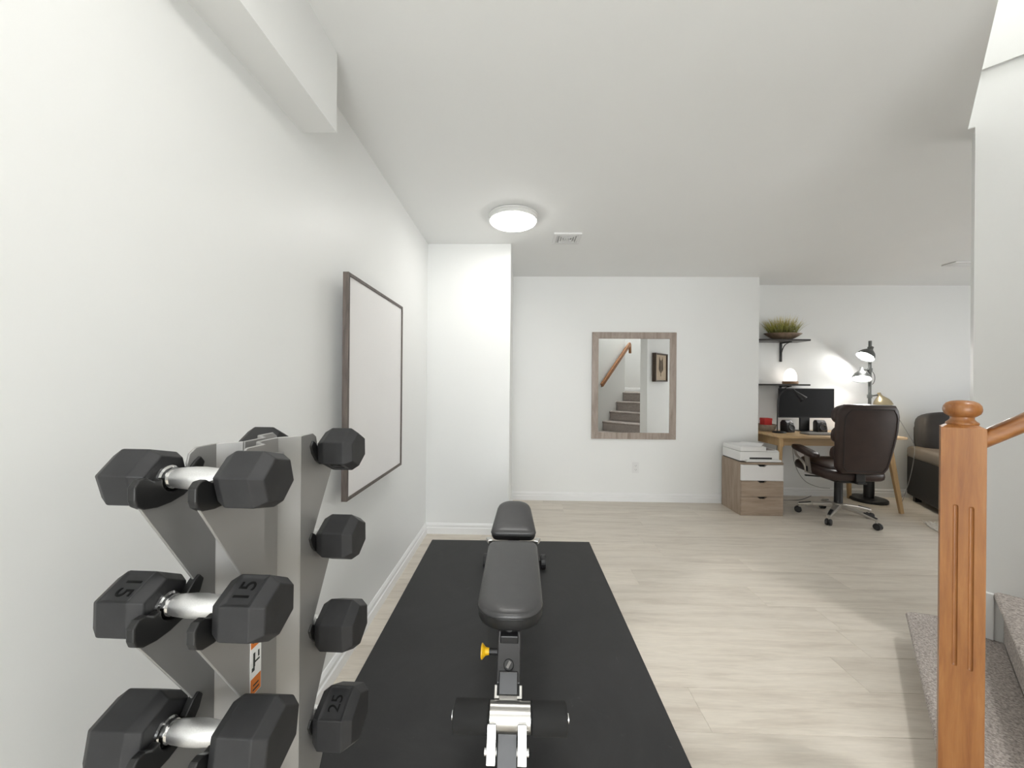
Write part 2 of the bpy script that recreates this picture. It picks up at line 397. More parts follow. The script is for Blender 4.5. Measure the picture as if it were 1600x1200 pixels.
MB().box((-.2, -.06, -.012), (.2, .06, 0)).build('frame', 'white_plastic', t, bevel=.004)
for k in range(5): MB().box((-.17, -.04 + k * .018, -.015), (.17, -.034 + k * .018, -.012)).build('slat', 'white_plastic', t)

# ------------------------------------------------------------------ white board on the left wall
t = thing('white_board', 'large blank white board in thin dark wood frame', 'board', (XL, 1.868, 1.213))
W2, H2, TH = .353, .467, .038
OFF, TH = .046, .070
MB().box((OFF + .004, -W2 + .012, -H2 + .012), (TH - .005, W2 - .012, H2 - .012)).build('panel', 'board_white', t)
for lo, hi in (((OFF, -W2, -H2), (TH, -W2 + .014, H2)), ((OFF, W2 - .014, -H2), (TH, W2, H2))): MB().box(lo, hi).build('frame_rail', 'board_frame', t, bevel=.001)
for lo, hi in (((OFF, -W2 + .014, H2 - .014), (TH, W2 - .014, H2)), ((OFF, -W2 + .014, -H2), (TH, W2 - .014, -H2 + .014))): MB().box(lo, hi).build('frame_rail', 'board_frame', t, bevel=.001)
for zz in (-.3, .3): MB().box((0, -.02, zz - .02), (OFF + .005, .02, zz + .02)).build('hanger', 'steel', t)

# ------------------------------------------------------------------ mirror on the far wall
t = thing('wall_mirror', 'rectangular mirror in a wide greyed wood frame', 'mirror', (1.193, YF, 1.223))
w, h, fw = .441, .563, .068
MB().box((-w + .05, -.012, -h + .05), (w - .05, -.008, h - .05)).build('glass', 'mirror_glass', t)
for sx in (-1, 1):
    M = Matrix.Rotation(R(90), 4, 'X')
    MB().prism([(sx * w, -h), (sx * w, h), (sx * (w - fw), h - fw), (sx * (w - fw), -h + fw)], 0, .022, M).build('frame_rail', 'mirror_frame', t, bevel=.003)
    MB().prism([(-w, sx * h), (w, sx * h), (w - fw, sx * (h - fw)), (-w + fw, sx * (h - fw))], 0, .022, M).build('frame_rail', 'mirror_frame', t, bevel=.003)

# wall outlet
t = thing('wall_outlet', 'white duplex wall outlet below the mirror', 'outlet', (1.222, YF, .36))
M = Matrix.Rotation(R(90), 4, 'X')
MB().prism(rrect(.07, .115, .006), 0, .006, M).build('cover_plate', 'white_plastic', t, bevel=.0015)
for zz in (.021, -.021):
    r_ = MB().prism(rrect(.034, .029, .009), .006, .009, M @ Matrix.Translation((0, zz, 0))).build('socket', 'white_plastic', t)
    MB().box((-.009, -.0095, zz - .004), (-.007, -.009, zz + .006)).box((.007, -.0095, zz - .004), (.009, -.009, zz + .006)).box((-.002, -.0095, zz - .011), (.002, -.009, zz - .007)).build('slot', 'outlet_slot', r_)

# ------------------------------------------------------------------ exercise mat
o = MB().prism(rrect(1.222, 1.83, .008, 3), 0, .011).build('exercise_mat', 'mat_rubber', bevel=.002)
o.location = (-.060, 2.022, 0.0002); o.rotation_euler.z = R(.5)
tag(o, 'black rubber exercise mat lying under the weight bench', 'mat')

# ------------------------------------------------------------------ dumbbell rack
RX, RY, RROT = -.460, .661, R(-1.2)
TIERS = (1.090, .906, .723, .532)
DY = .126
rack = thing('dumbbell_rack', 'silver sheet-metal dumbbell rack tower with black cradles', 'rack', (RX, RY, 0), RROT)
FX, CX = .041, .012            # flange offset, centre web offset
def flange(sgn_y):
    """sawtooth outline in (y, z) for one side, y positive outwards"""
    pts = [(.048, .02), (.048, 1.128), (.088, 1.128), (.100, 1.120), (.104, 1.105)]
    for i, z in enumerate(TIERS):
        pts += [(DY - .028, z - .012), (DY - .015, z - .028), (DY + .012, z - .030), (DY + .034, z - .020), (DY + .046, z - .012), (DY + .053, z - .010), (DY + .052, z - .022)]
        if i < 3: pts += [(.091, TIERS[i + 1] + .018), (.091, TIERS[i + 1] + .005)]
    pts += [(.091, TIERS[3] - .16), (.091, .02)]
    return pts
for sx in (-1, 1):
    mb = MB()
    for sy in (-1, 1):
        Mx = Matrix(((0, 0, 1, 0), (sy, 0, 0, 0), (0, 1, 0, 0), (0, 0, 0, 1)))
        x0 = sx * FX
        mb.prism(flange(sy), x0 - .002, x0 + .002, Mx)
    plan = [(sx * FX, -.05), (sx * CX, -.026), (sx * CX, .026), (sx * FX, .05)]
    for (xa, ya), (xb, yb) in zip(plan[:-1], plan[1:]):
        mb.bar((xa, ya, .574), (xb, yb, .574), .004, 1.108)
    mb.build('side_plate', 'rack_silver', rack, bevel=.001, seg=1)
MB().box((-CX - .001, -.012, .05), (CX + .001, .012, 1.10)).build('spine', 'rack_silver', rack)
for z in (1.10, .5): MB().box((-FX, -.004, z - .02), (FX, .004, z + .005)).build('tie_plate', 'rack_silver', rack, bevel=.002)
MB().prism(rrect(.30, .44, .03), 0, .02).build('base_plate', 'rack_silver', rack, bevel=.003)
for sx in (-1, 1):
    for sy in (-1, 1):
        for i, z in enumerate(TIERS):
            pr = []
            rin, rout = .0195, .0385
            for k in range(13): a = R(170 + 200 * k / 12); pr.append((rin * math.cos(a), rin * math.sin(a)))
            out = [(.030, .012), (.040, .012)] if True else []
            pr += [(.030, .002), (.040, .009), (.050, .009), (.057, .001), (.057, -.016), (.054, -.025), (.044, -.032), (.026, -.035), (.006, -.034), (-.014, -.029), (-.031, -.018), (-.044, -.002), (-.050, .014), (-.042, .024), (-.033, .018)]
            Mx = Matrix(((0, 0, 1, sx * FX), (sy, 0, 0, sy * DY), (0, 1, 0, z), (0, 0, 0, 1)))
            MB().prism(pr, -.006, .006, Mx).build('cradle', 'cradle_black', rack, bevel=.002)
# warning sticker on the flange
sx0 = FX + .0022
st = MB().box((sx0, -.080, .735), (sx0 + .0005, -.056, .835)).build('warning_sticker', 'sticker_white', rack); st['label'] = 'orange and white printed warning sticker'
for z0_, z1_ in ((.810, .834), (.736, .762)): MB().box((sx0 + .0005, -.079, z0_), (sx0 + .0008, -.057, z1_)).build('orange_panel', 'sticker_orange', st)
mb = MB()
for yy, zz, a, b in ((-.072, .79, .004, .022), (-.067, .786, .014, .003), (-.074, .776, .006, .006), (-.062, .795, .003, .010), (-.068, .743, .014, .0025), (-.068, .750, .012, .0025), (-.068, .818, .014, .0025), (-.068, .825, .010, .0025)):
    mb.box((sx0 + .0008, yy - a / 2, zz - b / 2), (sx0 + .001, yy + a / 2, zz + b / 2))
mb.build('sticker_print', 'sticker_ink', st)['kind'] = 'stuff'

def dumbbell(label, sy, tier, side, plen, roll, mark=None, mark_face=None, group='hex dumbbells on the silver rack'):
    """hex dumbbell with its handle across the rack; side = hexagon edge, plen = straight head length"""
    t = thing('hex_dumbbell', label, 'dumbbell', (0, 0, 0), RROT, group)
    p = Matrix.Rotation(RROT, 4, 'Z') @ Vector((0, sy * DY, 0)); t.location = (RX + p.x, RY + p.y, TIERS[tier])
    half = .085 + (plen - .042) / 2; ch = .016
    for sx in (-1, 1):
        xs = [half - plen / 2 - ch, half - plen / 2, half + plen / 2, half + plen / 2 + ch]; rs = [side * .78, side, side, side * .76]
        bm = bmesh.new(); rings = []
        for x, r in zip(xs, rs):
            rings.append([bm.verts.new((sx * x, -r * math.cos(R(roll + 30 + 60 * k)), r * math.sin(R(roll + 30 + 60 * k)))) for k in range(6)])
        for a, b in zip(rings[:-1], rings[1:]):
            for k in range(6): bm.faces.new((a[k], a[(k + 1) % 6], b[(k + 1) % 6], b[k]))
        bm.faces.new(rings[0]); bm.faces.new(rings[-1])
        bmesh.ops.recalc_face_normals(bm, faces=bm.faces)
        e = None
        if mark_face is not None:
            e = roll + 60 * mark_face; n = Vector((0, -math.cos(R(e)), math.sin(R(e))))
            fs = [f for f in bm.faces if f.normal.dot(n) > .98 and abs(abs(f.calc_center_median().x) - half) < .005]
            if fs: bmesh.ops.inset_region(bm, faces=fs[:1], thickness=.006, depth=-.0024)
        me = bpy.data.meshes.new('head'); bm.to_mesh(me); bm.free(); me.materials.append(MATS['rubber'])
        o = bpy.data.objects.new('head', me); col.objects.link(o); o.parent = t
        bv = o.modifiers.new('bevel', 'BEVEL'); bv.width = .0016; bv.segments = 2; bv.limit_method = 'ANGLE'; bv.angle_limit = R(20)
        if mark:
            ap = side * math.cos(R(30)) - .0020
            u = Vector((0, math.sin(R(e)), math.cos(R(e)))); X = u if sx > 0 else -u; Y = Vector((-sx, 0, 0))
            c = n * ap + Vector((sx * half, 0, 0))
            M4 = Matrix(((X.x, Y.x, n.x, c.x), (X.y, Y.y, n.y, c.y), (X.z, Y.z, n.z, c.z), (0, 0, 0, 1)))
            text_obj('weight_mark', mark, .032, 'rubber_mark', o, M4)
    x1 = half - plen / 2 - ch
    My = Matrix.Rotation(R(90), 4, 'Y')
    hd = MB().lathe([(.0125, -x1 - .004), (.0125, x1 + .004)], 28, My).build('handle', 'chrome', t, smooth=True)
    MB().lathe([(.0135, -x1 + .014), (.0145, -x1 + .018), (.0165, -.008), (.0165, .008), (.0145, x1 - .018), (.0135, x1 - .014)], 28, My).build('knurled_grip', 'knurled', hd, smooth=True)
    for sx in (-1, 1):
        MB().lathe([(.0185, sx * (x1 - .0005)), (.018, sx * (x1 - .004)), (.0155, sx * (x1 - .0055)), (.015, sx * (x1 - .011))], 28, My).build('collar', 'chrome', hd, smooth=30)
    return t
A, B = 'on rack side facing away from white board', 'on rack side facing the white board'
dumbbell('topmost black hex dumbbell ' + A, -1, 0, .0445, .040, -15)
dumbbell('black hex dumbbell stamped 15 on the second rack tier', -1, 1, .0475, .042, 1, '15', 1)
dumbbell('black hex dumbbell, third tier, ' + A, -1, 2, .053, .048, 9)
dumbbell('topmost black hex dumbbell ' + B, 1, 0, .045, .040, -3, '12', -1)
dumbbell('black hex dumbbell, second tier, ' + B, 1, 1, .048, .042, -2)
dumbbell('black hex dumbbell, third tier, ' + B, 1, 2, .053, .046, -2)
dumbbell('large black hex dumbbell stamped 25 on the lowest loaded rack tier', 1, 3, .060, .048, 2, '25', 1)

# ------------------------------------------------------------------ weight bench
bench = thing('weight_bench', 'black padded adjustable weight bench with foam leg rollers', 'bench', (-.030, 0, 0.0115))
def pad_outline(w0, w1, L, r0, r1, n=8):
    """outline in xy, near end at y=0 with width w0, far end y=L with width w1"""
    def corner(cx, cy, r, a0): return [(cx + r * math.cos(R(a0 + 90 * k / n)), cy + r * math.sin(R(a0 + 90 * k / n))) for k in range(n + 1)]
    return corner(-w0 / 2 + r0, r0, r0, 180) + corner(w0 / 2 - r0, r0, r0, 270) + corner(w1 / 2 - r1, L - r1, r1, 0) + corner(-w1 / 2 + r1, L - r1, r1, 90)
def pad(name, outline, th, M, parent):
    def sc(o, k, cx, cy): return [((x - cx) * k + cx, (y - cy) * k + cy) for x, y in o]
    xs = [p[0] for p in outline]; ys = [p[1] for p in outline]; cx, cy = sum(xs) / len(xs), (min(ys) + max(ys)) / 2
    def inset(d):
        kx = 1 - d / (max(xs) - cx); ky = 1 - d / (max(ys) - cy); return [((x - cx) * kx + cx, (y - cy) * ky + cy) for x, y in outline]
    lays = [(inset(.02), 0), (inset(.004), .006), (inset(0), .02), (inset(0), th - .018)]
    n = len(outline)
    def loft(ls):
        mb = MB(); vs_ = [M @ Vector((x, y, h)) for o_, h in ls for x, y in o_]; m = len(ls)
        mb.add(vs_, [tuple(range(n))[::-1], tuple(range((m - 1) * n, m * n))] + [(i * n + k, i * n + (k + 1) % n, (i + 1) * n + (k + 1) % n, (i + 1) * n + k) for i in range(m - 1) for k in range(n)])
        return mb
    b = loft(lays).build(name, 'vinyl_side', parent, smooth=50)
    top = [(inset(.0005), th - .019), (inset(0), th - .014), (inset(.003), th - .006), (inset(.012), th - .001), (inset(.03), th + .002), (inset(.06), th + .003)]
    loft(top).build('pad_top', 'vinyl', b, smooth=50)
    pth = [M @ Vector((x, y, th - .0185)) for x, y in inset(-.0008)]; pth.append(pth[0])
    MB().tube(pth, .0022, 8).build('piping', 'vinyl_side', b, smooth=True)
    return b
def pad2(w0, w1, L, r0, r1): return pad_outline(w0, w1, L, r0, r1)
pad('long_pad', pad2(.232, .232, .60, .095, .055), .062, Matrix.Translation((0, 1.265, .385)) @ Matrix.Rotation(R(.5), 4, 'X'), bench)
pad('seat_pad', pad2(.226, .185, .30, .03, .075), .055, Matrix.Translation((0, 1.93, .412)) @ Matrix.Rotation(R(15), 4, 'X'), bench)
# frame
up = MB(); A_, B_ = Vector((0, 1.31, .385)), Vector((0, 1.19, .27))
up.bar(A_, B_, .076, .045, up=(0, -1, .4)).build('front_upright', 'black_steel', bench, bevel=.003)
d = (B_ - A_).normalized(); nrm = Vector((0, d.z, -d.y)) * 1.0
if nrm.y > 0: nrm = -nrm
MB().bar((0, 1.195, .262), (0, 1.170, .238), .086, .05, up=(0, -1, .4)).build('sleeve', 'steel', bench, bevel=.002)
MB().bar((0, 1.198, .266), (0, 1.176, .244), .070, .0525, up=(0, -1, .4)).build('sleeve_opening', 'dark', bench)
MB().bar((0, 1.183, .25), (0, 1.12, .235), .056, .036).build('slide_tube', 'steel', bench, bevel=.002)
MB().bar((0, 1.25, .36), (0, 2.12, .36), .06, .045).build('main_beam', 'black_steel', bench, bevel=.003)
MB().bar((0, 2.05, .36), (0, 2.48, .05), .06, .05).build('rear_leg', 'black_steel', bench, bevel=.003)
MB().bar((-.17, 2.50, .035), (.17, 2.50, .035), .05, .06).build('rear_foot', 'black_steel', bench, bevel=.004)
MB().bar((0, 1.21, .30), (0, 1.06, .05), .06, .05).build('front_leg', 'black_steel', bench, bevel=.003)
MB().bar((-.22, 1.04, .03), (.22, 1.04, .03), .05, .06).build('front_foot', 'black_steel', bench, bevel=.004)
MB().bar((0, 2.02, .40), (0, 2.12, .36), .10, .02).build('seat_plate', 'black_steel', bench)
for sx in (-1, 1):
    MB().cbox((sx * .118, 1.885, .437), (.026, .045, .016), (0, 0, sx * R(-18))).build('pad_bracket', 'steel', bench, bevel=.003)
    MB().tube([(sx * .172, 2.50, .046), (sx * .205, 2.50, .046)], .046, 20).build('foot_wheel', 'black_plastic', bench, bevel=.004)
# bolts on the upright
for k, f in enumerate((.10, .72)):
    p = A_.lerp(B_, f) + nrm * .0235
    q = nrm.to_track_quat('Z', 'Y').to_matrix().to_4x4(); Mb = Matrix.Translation(p) @ q
    bo = MB().lathe([(.0005, 0), (.0165, 0), (.0165, .003), (.014, .006), (.0005, .007)], 24, Mb, cap=False).build('bolt', 'black_plastic', bench, smooth=35)
    if k: MB().cbox((0, 0, 0), (.008, .020, .003), (0, 0, R(-30))).build('bolt_slot', 'grey_plastic', bo).matrix_local = Mb @ Matrix.Translation((0, 0, .0075))
# pull pin
pp = MB().tube([(-.036, 1.245, .335), (-.066, 1.245, .335)], .010, 16).build('pull_pin', 'black_plastic', bench, smooth=True)
MB().lathe([(.0005, 0), (.010, 0), (.011, .006), (.0125, .012), (.019, .018), (.023, .0215), (.023, .025), (.018, .027), (.0005, .0275)], 24, Matrix.Translation((-.066, 1.245, .335)) @ Matrix.Rotation(R(-90), 4, 'Y'), cap=False).build('pin_knob', 'yellow', pp, smooth=30)
# rollers
RZ, RYY = .235, 1.115
MB().tube([(-.164, RYY, RZ), (.18, RYY, RZ)], .013, 16).build('roller_axle', 'chrome', bench, smooth=True)
MB().lathe([(.036, -.061), (.038, -.059), (.038, .059), (.036, .061)], 32, Matrix.Translation((.008, RYY, RZ)) @ Matrix.Rotation(R(90), 4, 'Y')).build('roller_hub', 'steel', bench, smooth=40)
for sx in (-1, 1):
    MB().lathe([(.036, .062), (.042, .066), (.042, .163), (.036, .167)], 32, Matrix.Translation((.008, RYY, RZ)) @ Matrix.Rotation(R(90 * sx), 4, 'Y')).build('foam_roller', 'foam', bench, smooth=40)
    MB().cbox((sx * .043, RYY - .045, RZ - .03), (.026, .05, .09), (R(-25), 0, 0)).build('roller_bracket', 'chrome', bench, bevel=.002)
    MB().tube([(sx * .028, RYY - .06, RZ - .045), (sx * .062, RYY - .06, RZ - .045)], .010, 12).build('roller_bolt', 'chrome', bench)

# ------------------------------------------------------------------ staircase (45 degrees), newel post and rail
stair = thing('staircase', 'carpeted staircase with oak newel post and handrail', 'stairs', (0, 0, 0), R(-45))
ss = [0.0] + [.265 + .242 * k for k in range(5)]; zs = [0, .155, .365, .545, .725, .905, 1.085]
for i in range(1, 6):
    s0 = ss[i]; s1 = ss[i + 1] + .021 if i < 5 else S_END - .002
    z0, z1 = zs[i], zs[i + 1]
    t0, t1 = T_IN + .003, T_W - .003
    prof = [(s0 + .022, z0 + .001), (s0 + .022, z1 - .035), (s0 + .004, z1 - .032), (s0 - .006, z1 - .018), (s0 - .003, z1 - .006), (s0 + .010, z1), (s1, z1), (s1, z0 + .001)]
    n = len(prof); vs_ = [Vector((p[0], t_, p[1])) for t_ in (t0, t1) for p in prof]
    mb = MB().add(vs_, [tuple(range(n)), tuple(range(n, 2 * n))[::-1]] + [(k, n + k, n + (k + 1) % n, (k + 1) % n) for k in range(n)])
    if i == 5: mb.box((S_TURN + .002, T_LAND + .002, z0 + .1), (S_END - .002, t0 + .001, z1))
    mb.build('step' if i < 5 else 'landing', 'carpet', stair, bevel=.006, seg=2)
# first step: wide bullnose platform that wraps the wall end
def plat(ds, dt): return [(.066 + ds, 1.72), (.0615 + ds, 1.822), (.004 + ds, 2.60), (.001 + ds, 2.635 - dt), (.012 + ds, 2.650 - dt), (.095, 2.693 - dt), (S_W - .003, 2.722 - dt), (S_W - .003, T_W - .003), (.287, T_W - .003), (.287, 1.72)]
zp = zs[1]; lay = [(plat(.034, .03), .001), (plat(.030, .026), zp - .036), (plat(.006, .006), zp - .030), (plat(0, 0), zp - .018), (plat(.003, .003), zp - .006), (plat(.012, .010), zp)]
n = len(lay[0][0]); vs_ = [(x, y_, z) for o_, z in lay for x, y_ in o_]
fs_ = [tuple(range(n))[::-1], tuple(range((len(lay) - 1) * n, len(lay) * n))] + [(j * n + k, j * n + (k + 1) % n, (j + 1) * n + (k + 1) % n, (j + 1) * n + k) for j in range(len(lay) - 1) for k in range(n)]
MB().add(vs_, fs_).build('step', 'carpet', stair)
# newel post
NS, NT, NW = .109, 1.676, .083
h = NW / 2
post = MB().box((NS - h, NT - h, .0), (NS + h, NT + h, 1.118)).build('newel_post', 'oak_newel', stair, bevel=.004, seg=2)
mb = MB()
for (hw, z) in ((h - .002, 1.117), (h - .008, 1.123)): pass
pl = MB(); hw0, hw1 = h - .001, h - .013
pl.add([(NS + sx * w_, NT + sy * w_, z) for w_, z in ((hw0, 1.117), (hw1, 1.126)) for sx, sy in ((-1, -1), (1, -1), (1, 1), (-1, 1))], [(3, 2, 1, 0), (4, 5, 6, 7), (0, 1, 5, 4), (1, 2, 6, 5), (2, 3, 7, 6), (3, 0, 4, 7)])
pl.build('post_bevel', 'oak_newel', post)
MB().lathe([(.0005, 1.125), (.0305, 1.125), (.0325, 1.128), (.0315, 1.132), (.027, 1.136), (.0235, 1.141), (.0235, 1.147), (.028, 1.150), (.0345, 1.156), (.0375, 1.164), (.0380, 1.170), (.0365, 1.179), (.0315, 1.187), (.022, 1.1925), (.010, 1.1945), (.0005, 1.195)], 48, Matrix.Translation((NS, NT, 0)), cap=False).build('newel_cap', 'oak_newel', post, smooth=50)
# flutes: shallow rounded grooves standing as dark-edged inlaid channels cut into the faces
def cut_flute(mesh_obj, cutters):
    for c in cutters:
        m = mesh_obj.modifiers.new('flute', 'BOOLEAN'); m.object = c; m.operation = 'DIFFERENCE'; m.solver = 'EXACT'
    while mesh_obj.modifiers[0].type == 'BEVEL' and len(mesh_obj.modifiers) > 1 and mesh_obj.modifiers[-1].type == 'BOOLEAN':
        mesh_obj.modifiers.move(0, len(mesh_obj.modifiers) - 1); break
    bpy.context.view_layer.update()
    dg = bpy.context.evaluated_depsgraph_get(); me = bpy.data.meshes.new_from_object(mesh_obj.evaluated_get(dg))
    mesh_obj.modifiers.clear(); mesh_obj.data = me
    for c in cutters: bpy.data.objects.remove(c)
cut = []
def flute(s_, t_, z0, z1, r=.0052):
    mb = MB(); mb.tube([(s_, t_, z0 - r), (s_, t_, z0 - r * .6), (s_, t_, z0), (s_, t_, z1), (s_, t_, z1 + r * .6), (s_, t_, z1 + r)], [r * .1, r * .8, r, r, r * .8, r * .1], 12)
    o_ = mb.build('cutter', 'oak_newel', stair); cut.append(o_)
for ds in (-.013, .0155): flute(NS + ds, NT - h - .0012, .455, .898)
for dt in (-.013, .0145): flute(NS - h - .0012, NT + dt, .455, .898)
cut_flute(post, cut)
# handrail from the newel to the wall end: round-topped section
rp = []
for k in range(25):
    a = 2 * math.pi * k / 24
    rp.append((.029 * math.copysign(abs(math.cos(a)) ** .8, math.cos(a)), .026 * math.copysign(abs(math.sin(a)) ** .8, math.sin(a))))
rp = rp[:-1]
p0, p1 = Vector((NS + h - .002, NT, 1.088)), Vector((S_IN + .002, NT, 1.088 + .80 * (S_IN - NS - h)))
d = (p1 - p0).normalized(); sd = Vector((0, 1, 0)); u = sd.cross(d) * -1
if u.z < 0: u = -u
n = len(rp); vs_ = [p + sd * x + Vector((0, 0, 1)) * z * 1.05 for p in (p0, p1) for x, z in rp]
MB().add(vs_, [tuple(range(n)), tuple(range(n, 2 * n))[::-1]] + [(k, n + k, n + (k + 1) % n, (k + 1) % n) for k in range(n)]).build('handrail', 'oak_rail', stair, smooth=60)
# painted skirting block where the first step meets the wall end
MB().box((S_W + .001, T_W - .015, zp + .001), (.262, T_W - .0025, zp + .20)).build('skirting_block', 'trim_white', stair, bevel=.004)

# wall mounted handrail inside the stair (seen in the mirror)
wr = thing('wall_handrail', 'oak handrail mounted on the wall beside the carpeted stairs', 'handrail', (0, 0, 0), R(-45))
a, b = Vector((.40, T_IN + .055, 1.22)), Vector((1.42, T_IN + .055, 2.08))
MB().bar(a, b, .055, .068).build('rail', 'oak_rail', wr, bevel=.012, seg=3)
for f in (.06, .9):
    p = a.lerp(b, f) - Vector((0, 0, .03))
    MB().tube([p, p - Vector((0, .01, .04)), (p.x, T_IN + .001, p.z - .05)], .007, 10).build('bracket', 'iron', wr, smooth=True)
MB().bar(b - Vector((0, 0, .02)), b - Vector((-.01, 0, .20)), .045, .045).build('rail_return', 'oak_rail', wr, bevel=.008)

# framed print on the far side of the stair wall (seen in the mirror)
pc = thing('framed_print', 'beige botanical print in deep dark wood frame behind the stair wall', 'picture', (*stp(.595, T_W + .12), 1.53), R(-45))
MB().box((-.20, .004, -.215), (.20, .045, .215)).build('print', 'print_beige', pc)
for lo, hi in (((-.225, .0, -.24), (-.205, .065, .24)), ((.205, .0, -.24), (.225, .065, .24)), ((-.205, .0, .22), (.205, .065, .24)), ((-.205, .0, -.24), (.205, .065, -.22))): MB().box(lo, hi).build('frame_rail', 'picture_frame', pc)
mb = MB(); mb.tube([(0, .046, -.15), (0, .046, .10)], .004, 6)
for k in range(9):
    z = -.09 + .024 * k
    for sx in (-1, 1): mb.tube([(0, .046, z), (sx * .05, .046, z + .035), (sx * (.09 - .004 * k), .046, z + .085)], [.003, .006, .001], 6)
mb.build('printed_plant', 'ink_brown', pc)

# ------------------------------------------------------------------ drawer cabinet
cb = thing('drawer_cabinet', 'light oak drawer cabinet with one white drawer front', 'cabinet', (2.10, 3.63, 0))
CW, CD, CH = .395, .345, .505
MB().box((0, .018, 0), (.016, CD, CH - .018)).build('side_panel', 'cab_oak', cb); MB().box((CW - .016, .018, 0), (CW, CD, CH - .018)).build('side_panel', 'cab_oak', cb)
MB().box((0, 0, CH - .018), (CW, CD, CH)).build('top_panel', 'drawer_oak', cb, bevel=.001)
MB().box((.016, CD - .006, .01), (CW - .016, CD, CH - .018)).build('back_panel', 'cab_oak', cb)
MB().box((.016, .025, .0), (CW - .016, CD - .006, .016)).build('bottom_panel', 'cab_oak', cb)
MB().box((.0, .006, .0), (CW, .018, .028)).build('plinth', 'drawer_oak', cb)
MB().box((.016, .03, .03), (CW - .016, .05, CH - .02)).build('drawer_void', 'dark', cb)
dz = (CH - .018 - .028 - .006) / 3
for k in range(3):
    z0 = .030 + k * (dz + .001); z1 = z0 + dz - .002
    c = CW / 2
    poly = [(.001, z0), (CW - .001, z0), (CW - .001, z1), (c + .045, z1), (c + .022, z1 - .018), (c - .022, z1 - .018), (c - .045, z1), (.001, z1)]
    dr = MB().prism(poly, -.018, 0, Matrix.Rotation(R(90), 4, 'X')).build('drawer', 'drawer_white' if k == 2 else 'drawer_oak', cb); 
    if k == 2: dr['label'] = 'white drawer front'
# ------------------------------------------------------------------ printer
pr = thing('printer', 'white flatbed printer standing on the drawer cabinet', 'printer', (2.095, 3.645, CH))
PWD, PDP = .375, .32
MB().box((.01, .02, 0), (PWD - .01, PDP, .012)).build('foot_plate', 'black_plastic', pr)
MB().prism(rrect(PWD, PDP, .015, 4, PWD / 2, PDP / 2), .012, .100).build('body', 'white_plastic', pr, bevel=.004)
MB().prism(rrect(.25, PDP - .006, .012, 4, .125 + .002, PDP / 2), .102, .145).build('scanner_lid', 'white_plastic', pr, bevel=.005)
MB().box((.256, .01, .100), (PWD - .006, PDP - .02, .112)).build('control_panel', 'white_plastic', pr, bevel=.003)
MB().box((.262, .02, .112), (PWD - .03, .13, .1135)).build('display', 'grey_plastic', pr)
MB().box((.09, -.0008, .030), (.30, .004, .046)).build('output_slot', 'black_plastic', pr)
MB().box((.05, -.022, .006), (PWD + .002, .03, .026)).build('output_tray', 'white_plastic', pr, bevel=.003)
o = MB().box((-.10, -.14, 0), (.10, .14, .0006), None).build('paper_sheet', 'paper'); o.location = (2.095 + .215, 3.645 + .19, CH + .147); o.rotation_euler = (0, R(0), R(-38)); tag(o, 'loose white paper sheet lying skewed on the printer', 'paper')

# ------------------------------------------------------------------ desk
DX0, DX1, DY0, DY1, DZ = 2.535, 3.775, 3.735, 4.30, .745
dk = thing('desk', 'light birch desk with angled tapered legs', 'desk', (DX0, DY0, 0))
dw, dd = DX1 - DX0, DY1 - DY0
MB().prism(rrect(dw, dd, .05, 6, dw / 2, dd / 2), DZ - .022, DZ).build('desk_top', 'desk_birch', dk, bevel=.004)
MB().box((.06, .13, DZ - .11), (dw - .16, .15, DZ - .022)).build('apron', 'desk_birch', dk); MB().box((.06, dd - .07, DZ - .11), (dw - .16, dd - .05, DZ - .022)).build('apron', 'desk_birch', dk)
for x in (.05, dw - .18): MB().box((x, .05, DZ - .11), (x + .02, dd - .05, DZ - .022)).build('apron', 'leg_birch', dk)
for (xa, ya), (xb, yb) in (((.03, .045), (.0, .03)), ((.06, dd - .06), (.0, dd - .03)), ((dw - .17, .055), (dw - .055, .028)), ((dw - .17, dd - .06), (dw - .13, dd - .04))):
    MB().bar((xa, ya, DZ - .023), (xb, yb, 0.0), .055 if xa > .2 else .035, .032, .034 if xa > .2 else .024, .026, up=(0, 1, 0)).build('leg', 'leg_birch', dk, bevel=.004)
def ondesk(x, y): return (x, y, DZ)
# monitor
mo = thing('monitor', 'large black flat monitor standing on the desk', 'monitor', ondesk(3.082, 4.15))
MB().box((-.293, -.012, .148), (.293, .006, .465)).build('screen_housing', 'black_plastic', mo, bevel=.003)
MB().box((-.287, -.0135, .158), (.287, -.0118, .459)).build('screen', 'screen_black', mo)
MB().box((-.13, .006, .2), (.13, .035, .40)).build('rear_housing', 'black_plastic', mo, bevel=.012)
MB().box((-.052, .01, .008), (.052, .03, .30)).build('stand_neck', 'black_plastic', mo, bevel=.004)
MB().prism(rrect(.125, .17, .02), 0, .010).build('stand_base', 'black_plastic', mo, bevel=.002)
# speakers
def speaker(x, y, lab, rz):
    t = thing('desk_speaker', lab, 'speaker', ondesk(x, y), rz, 'small speakers on the desk')
    prof = [(-.045, 0), (.055, 0), (.055, .10), (.035, .128), (.0, .128), (-.025, .10), (-.045, .04)]
    Mx = Matrix(((0, 0, 1, 0), (1, 0, 0, 0), (0, 1, 0, 0), (0, 0, 0, 1)))
    MB().prism(prof, -.045, .045, Mx).build('body', 'black_plastic', t, bevel=.008, seg=3)
    d_ = Vector((0, -.97, .25)).normalized(); q = d_.to_track_quat('Z', 'Y').to_matrix().to_4x4()
    MB().lathe([(.036, 0), (.036, .006), (.031, .008), (.029, .003), (.012, -.006), (.0005, -.002)], 24, Matrix.Translation((0, -.044, .052)) @ q, cap=False).build('driver', 'speaker_cone', t, smooth=40)
    MB().lathe([(.013, 0), (.013, .004), (.010, .005), (.0005, .002)], 18, Matrix.Translation((0, -.028, .103)) @ q, cap=False).build('tweeter', 'grey_plastic', t, smooth=40)
    return t
